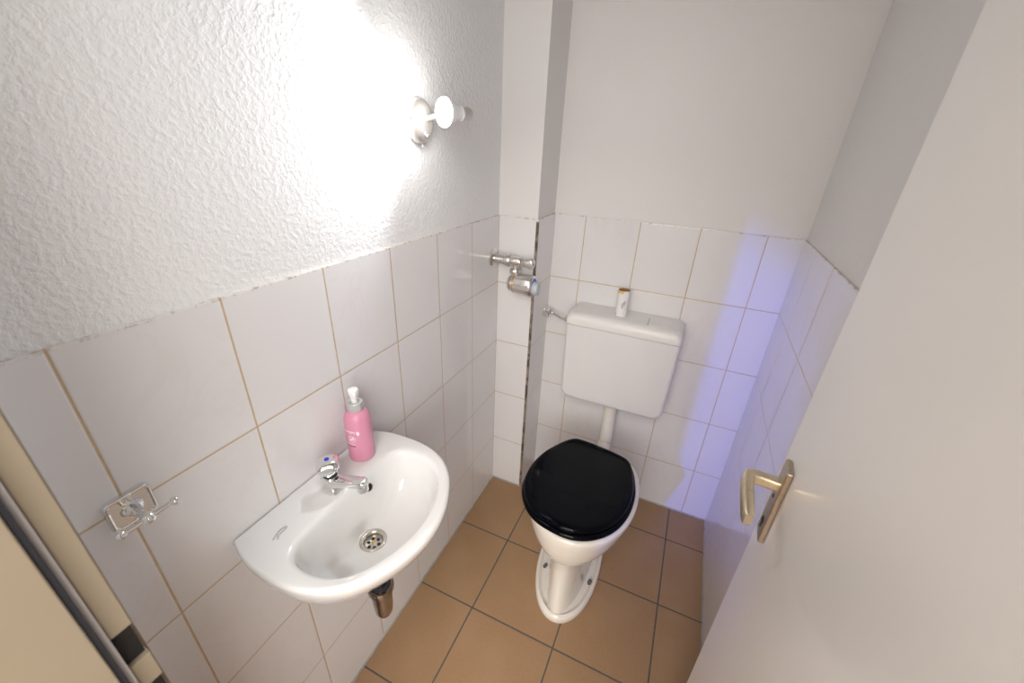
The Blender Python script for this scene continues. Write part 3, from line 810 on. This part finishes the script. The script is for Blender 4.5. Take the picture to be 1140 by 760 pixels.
def roll():
    o = Vector((.462, -.066, .913)); H_ = .098; r = .0215
    root = empty('cardboard_tube', o, 'empty toilet roll tube with a few paper scraps standing on the cistern', 'toilet roll tube')
    bm = bmesh.new()
    lathe(bm, (0,0,0), (0,0,1), [(0,r-.0012),(0,r),(H_,r),(H_,r-.0012),(0,r-.0012)], 40, cap=False)
    p = mat('printed_paper', (.84,.83,.82), .8); N = NT(p); co = N.co(); s3 = N.sep(co)
    rad = N.m('SQRT', N.m('ADD', N.m('POWER', s3[0], 2.0), N.m('POWER', s3[1], 2.0)))
    inn = N.m('LESS_THAN', rad, r-.0006)
    # torn yellow-orange rim on the outside
    nz = N.noise(co, 70, 3)
    side = N.m('LESS_THAN', s3[0], .002)
    top = N.m('MULTIPLY', N.m('GREATER_THAN', N.m('ADD', s3[2], N.m('MULTIPLY', N.m('SUBTRACT', nz, .5), .030)), H_-.010), N.m('MULTIPLY', side, N.m('LESS_THAN', s3[1], 0.0)))
    c = N.mix(top, (.84,.83,.82), (.86,.55,.22))
    c = N.mix(inn, c, (.45,.25,.11))
    N.l(c, N.b.inputs['Base Color'])
    tb = obj('tube', bm, p, root)
    def pr(name, m, cs, lab):
        bm = bmesh.new()
        for th, z, a, b in cs:
            n = 18; vs = []
            for k in range(n):
                t = 2*PI*k/n; w = 1+.18*math.sin(3*t+th); th_ = th + a*w*math.cos(t)/r + .25*b*math.sin(t)/r; zz = z + b*w*math.sin(t)
                vs.append(bm.verts.new(((r+.0003)*math.cos(th_), (r+.0003)*math.sin(th_), zz)))
            bm.faces.new(vs)
        obj(name, bm, m, tb, smooth=False, label=lab)
    pr('grey_print', M['mark'], [(math.radians(-72), .047, .0062, .0150)], 'grey leaf shaped print on the paper')
    pr('corner_print', M['brass'], [(math.radians(-138), .006, .0026, .0035)], 'orange scrap at the foot of the tube')
roll()

# ------------------------------------------------------------------ toilet
def toilet():
    o = Vector((.489, -.45, 0))
    root = empty('toilet', o, 'white floor standing toilet with a black lid on the tan tiles', 'toilet')
    N_ = 72
    def egg(cx, yf, yb, hw, e=1.0, flat=.0, ywide=.52):
        """egg-shaped loop; yf front (near the viewer), yb back"""
        pts = []
        ym = yf + (yb-yf)*ywide
        for k in range(N_):
            t = 2*PI*k/N_; c, s_ = math.cos(t), math.sin(t)
            L = (ym-yf) if s_ < 0 else (yb-ym)
            ee = e if s_ < 0 else e*(1-flat)
            pts.append((cx + hw*math.copysign(abs(c)**ee, c), ym + L*math.copysign(abs(s_)**ee, s_)))
        return pts
    # bowl and trunk
    bm = bmesh.new(); rings = []
    cx = .490
    def add(z, cx_, yf, yb, hw, e=1.0, fl=.25, yw=.52): rings.append(ring(bm, egg(cx_, yf, yb, hw, e, fl, yw), z))
    add(.010, .494, -.697, -.20, .070, .95)
    add(.05, .489, -.684, -.20, .068, .95)
    add(.12, .486, -.664, -.18, .072, .95)
    add(.18, .484, -.652, -.17, .077, .95)
    add(.228, .484, -.652, -.16, .085, .95)
    add(.246, .484, -.660, -.155, .110)
    add(.260, .483, -.672, -.15, .138)
    add(.278, .483, -.682, -.145, .160)
    add(.302, .482, -.689, -.142, .176)
    add(.335, .482, -.693, -.145, .186)
    add(.365, .483, -.695, -.175, .190)
    add(.385, .484, -.695, -.205, .190)
    add(.394, .485, -.692, -.212, .187)
    add(.398, .486, -.685, -.218, .179)
    add(.398, .489, -.640, -.25, .135, fl=.05)
    add(.392, .489, -.632, -.26, .127, fl=.05)
    add(.33, .489, -.610, -.29, .105, fl=.05)
    add(.26, .489, -.54, -.33, .060, fl=.05)
    add(.235, .489, -.50, -.37, .035, fl=.05)
    for A, B in zip(rings, rings[1:]): bridge(bm, A, B)
    bm.faces.new(rings[0]); bm.faces.new(rings[-1])
    obj('bowl', shift(bm, o), M['pan'], root, angle=60)
    # foot with a raised outer rim
    bm = bmesh.new(); rings = []
    zf = lambda z0: (lambda p: z0 + 0.004*max(0, min(1, (-.60-p[1])/.075))**2)
    for z, ins in ((.0, .002), (.004, 0), (.018, .0005), (.026, .004), (.029, .009), (.027, .014), (.020, .018), (.017, .024)):
        rings.append(ring(bm, egg(.4925, -.705+ins, -.20, .1195-ins, .96, .3, .50), zf(z) if ins >= .014 else z))
    # ledge rises into the trunk
    rings.append(ring(bm, egg(.493, -.688, -.20, .086, .95, .3, .50), zf(.018)))
    rings.append(ring(bm, egg(.493, -.684, -.20, .076, .95, .3, .50), zf(.030)))
    rot_ = Matrix.Rotation(math.radians(3.5), 3, 'Z'); bmesh.ops.rotate(bm, verts=bm.verts, cent=(.4925,-.67,0), matrix=rot_)
    for A, B in zip(rings, rings[1:]): bridge(bm, A, B)
    bm.faces.new(rings[0]); bm.faces.new(rings[-1])
    obj('foot', shift(bm, o), M['pan'], root, angle=60)
    for x, y in ((.405, -.532), (.5755, -.522)):
        bm = bmesh.new(); lathe(bm, (x, y, .017), (0,0,1), [(0,.0095),(.004,.0095),(.005,.0070),(.013,.0068),(.016,.0050),(.017,0)], 20, cap=False)
        lathe(bm, (x, y, .0165), (0,0,1), [(0,.0115),(.001,.0115)], 20)
        obj('floor_bolt', shift(bm, o), M['cap_grey'], root)
    # spigot for the flush pipe behind the bowl
    bm = bmesh.new(); tube(bm, bez([(.490,-.165,.310), (.491,-.118,.312), (.492,-.097,.335)], 12), .0285, 28); obj('inlet', shift(bm, o), M['pan'], root)
    # seat ring and lid: D-ended outline, lid turned slightly on its hinge
    def lidout(ins, c=(.472,-.462)):
        pts = [(0,-.2175),(.060,-.2105),(.110,-.182),(.149,-.136),(.172,-.078),(.1795,-.010),(.172,.060),(.154,.118),(.133,.166),(.108,.197),(.070,.2065),(0,.2095)]
        full = [Vector(p) for p in pts] + [Vector((-x, y)) for x, y in reversed(pts[1:-1])]
        d = closed_spline(full, 0); poly = by_angle([(p.x, p.y) for p in d], (0,0), 96)
        a = math.radians(-8.5); out = []
        for x, y in poly:
            L = math.hypot(x, y); x, y = x*(L-ins)/L, y*(L-ins)/L
            out.append((c[0]+x*math.cos(a)-y*math.sin(a), c[1]+x*math.sin(a)+y*math.cos(a)))
        return out
    bm = bmesh.new()
    sc_ = (.474, -.4625)
    rs = [ring(bm, lidout(-.003, sc_), .3995), ring(bm, lidout(-.007, sc_), .403), ring(bm, lidout(-.0075, sc_), .410), ring(bm, lidout(-.004, sc_), .415), ring(bm, lidout(.002, sc_), .4175),
          ring(bm, lidout(.050, sc_), .418), ring(bm, lidout(.058, sc_), .412), ring(bm, lidout(.056, sc_), .4005)]
    for A, B in zip(rs, rs[1:]+[rs[0]]): bridge(bm, A, B)
    obj('seat', shift(bm, o), M['black'], root, angle=60, label='glossy black seat ring')
    bm = bmesh.new()
    rs = [ring(bm, lidout(.004), .4195), ring(bm, lidout(.0005), .4215), ring(bm, lidout(0), .427), ring(bm, lidout(.0015), .4315), ring(bm, lidout(.005), .4350), ring(bm, lidout(.012), .4375), ring(bm, lidout(.03), .4388), ring(bm, lidout(.10), .4398)]
    for A, B in zip(rs, rs[1:]): bridge(bm, A, B)
    bm.faces.new(rs[0]); bm.faces.new(rs[-1])
    obj('toilet_lid', shift(bm, o), M['black'], root, angle=60, label='glossy black toilet lid, closed')
toilet()

# ------------------------------------------------------------------ lights
def area(name, loc, target, sx, sy, power, col):
    l = bpy.data.lights.new(name, 'AREA'); l.shape = 'RECTANGLE'; l.size = sx; l.size_y = sy; l.energy = power; l.color = col
    o = bpy.data.objects.new(name, l); link(o); o.location = loc
    o.rotation_euler = (Vector(target)-Vector(loc)).to_track_quat('-Z', 'Y').to_euler(); return o
# the reflector bulb
sp = bpy.data.lights.new('bulb_beam', 'SPOT'); sp.energy = 8; sp.color = (.88,.94,1); sp.spot_size = math.radians(134); sp.spot_blend = .62; sp.shadow_soft_size = .022
so = bpy.data.objects.new('bulb_beam', sp); link(so); so.location = LB + LA*.012
so.rotation_euler = Vector((-.19,-.965,-.17)).to_track_quat('-Z', 'Y').to_euler()
pl = bpy.data.lights.new('bulb_glow', 'POINT'); pl.energy = 1.0; pl.color = (1,.98,.95); pl.shadow_soft_size = .03
po = bpy.data.objects.new('bulb_glow', pl); link(po); po.location = LB + LA*.045 + Vector((.02,0,0))
# added unseen fills in the passage; the blue spot makes the back wall patch
area('passage_ceiling_fill', (.75, -2.55, 2.44), (.75, -2.55, 0), 1.0, .9, 30, (1,.93,.84))  # unseen, added for warm ambient light through the doorway
area('passage_front_fill', (.75, -3.9, 1.75), (.6, 0, 1.3), 1.8, 1.6, 46, (1,1,1))  # broad fill added out of view, facing in through the doorway
area('passage_side_fill', (1.55, -2.75, 1.65), (0, -.75, 1.15), 1.4, 1.5, 29, (.97,.98,1))  # unseen fill added to brighten the left wall
dirv = Vector((.328, 1, 0)).normalized()
src = Vector((JX+.012, YF-.16, 0)) - dirv*2.3
bs = bpy.data.lights.new('passage_blue_lamp', 'SPOT'); bs.energy = 230; bs.color = (.08,.13,1); bs.spot_size = math.radians(23); bs.spot_blend = .4; bs.shadow_soft_size = .028
bo = bpy.data.objects.new('passage_blue_lamp', bs); link(bo); bo.location = (src.x, src.y, 1.5)
bo.rotation_euler = (Vector((.50, 0, .60))-bo.location).to_track_quat('-Z', 'Y').to_euler()

w = bpy.data.worlds.new('world'); S.world = w; w.use_nodes = True
w.node_tree.nodes['Background'].inputs[0].default_value = (.8,.85,1,1)
w.node_tree.nodes['Background'].inputs[1].default_value = .3

# ------------------------------------------------------------------ camera
cam = bpy.data.cameras.new('camera'); co_ = bpy.data.objects.new('camera', cam); link(co_)
cam.sensor_width = 36; cam.lens = 451.8332/1140*36; cam.clip_start = .01
rx, ry, rz = -.4561, -.0467, .4015
Zr = Matrix.Rotation(rz, 3, 'Z'); Xr = Matrix.Rotation(rx, 3, 'X'); Yr = Matrix.Rotation(ry, 3, 'Y')
Rm = Zr @ Xr @ Yr
basis = Rm @ Matrix(((1,0,0),(0,0,-1),(0,1,0)))      # camera x right, y up (world z), z backwards (-y)
co_.matrix_world = Matrix.Translation((.6490, -1.5458, 1.4820)) @ basis.to_4x4()
cam.dof.use_dof = True; cam.dof.focus_distance = 1.3; cam.dof.aperture_fstop = 5.0
S.camera = co_
S.view_settings.view_transform = 'Standard'; S.view_settings.look = 'None'; S.view_settings.gamma = 1
S.view_settings.exposure = .16
try: S.view_settings.use_curve_mapping = False
except Exception: pass
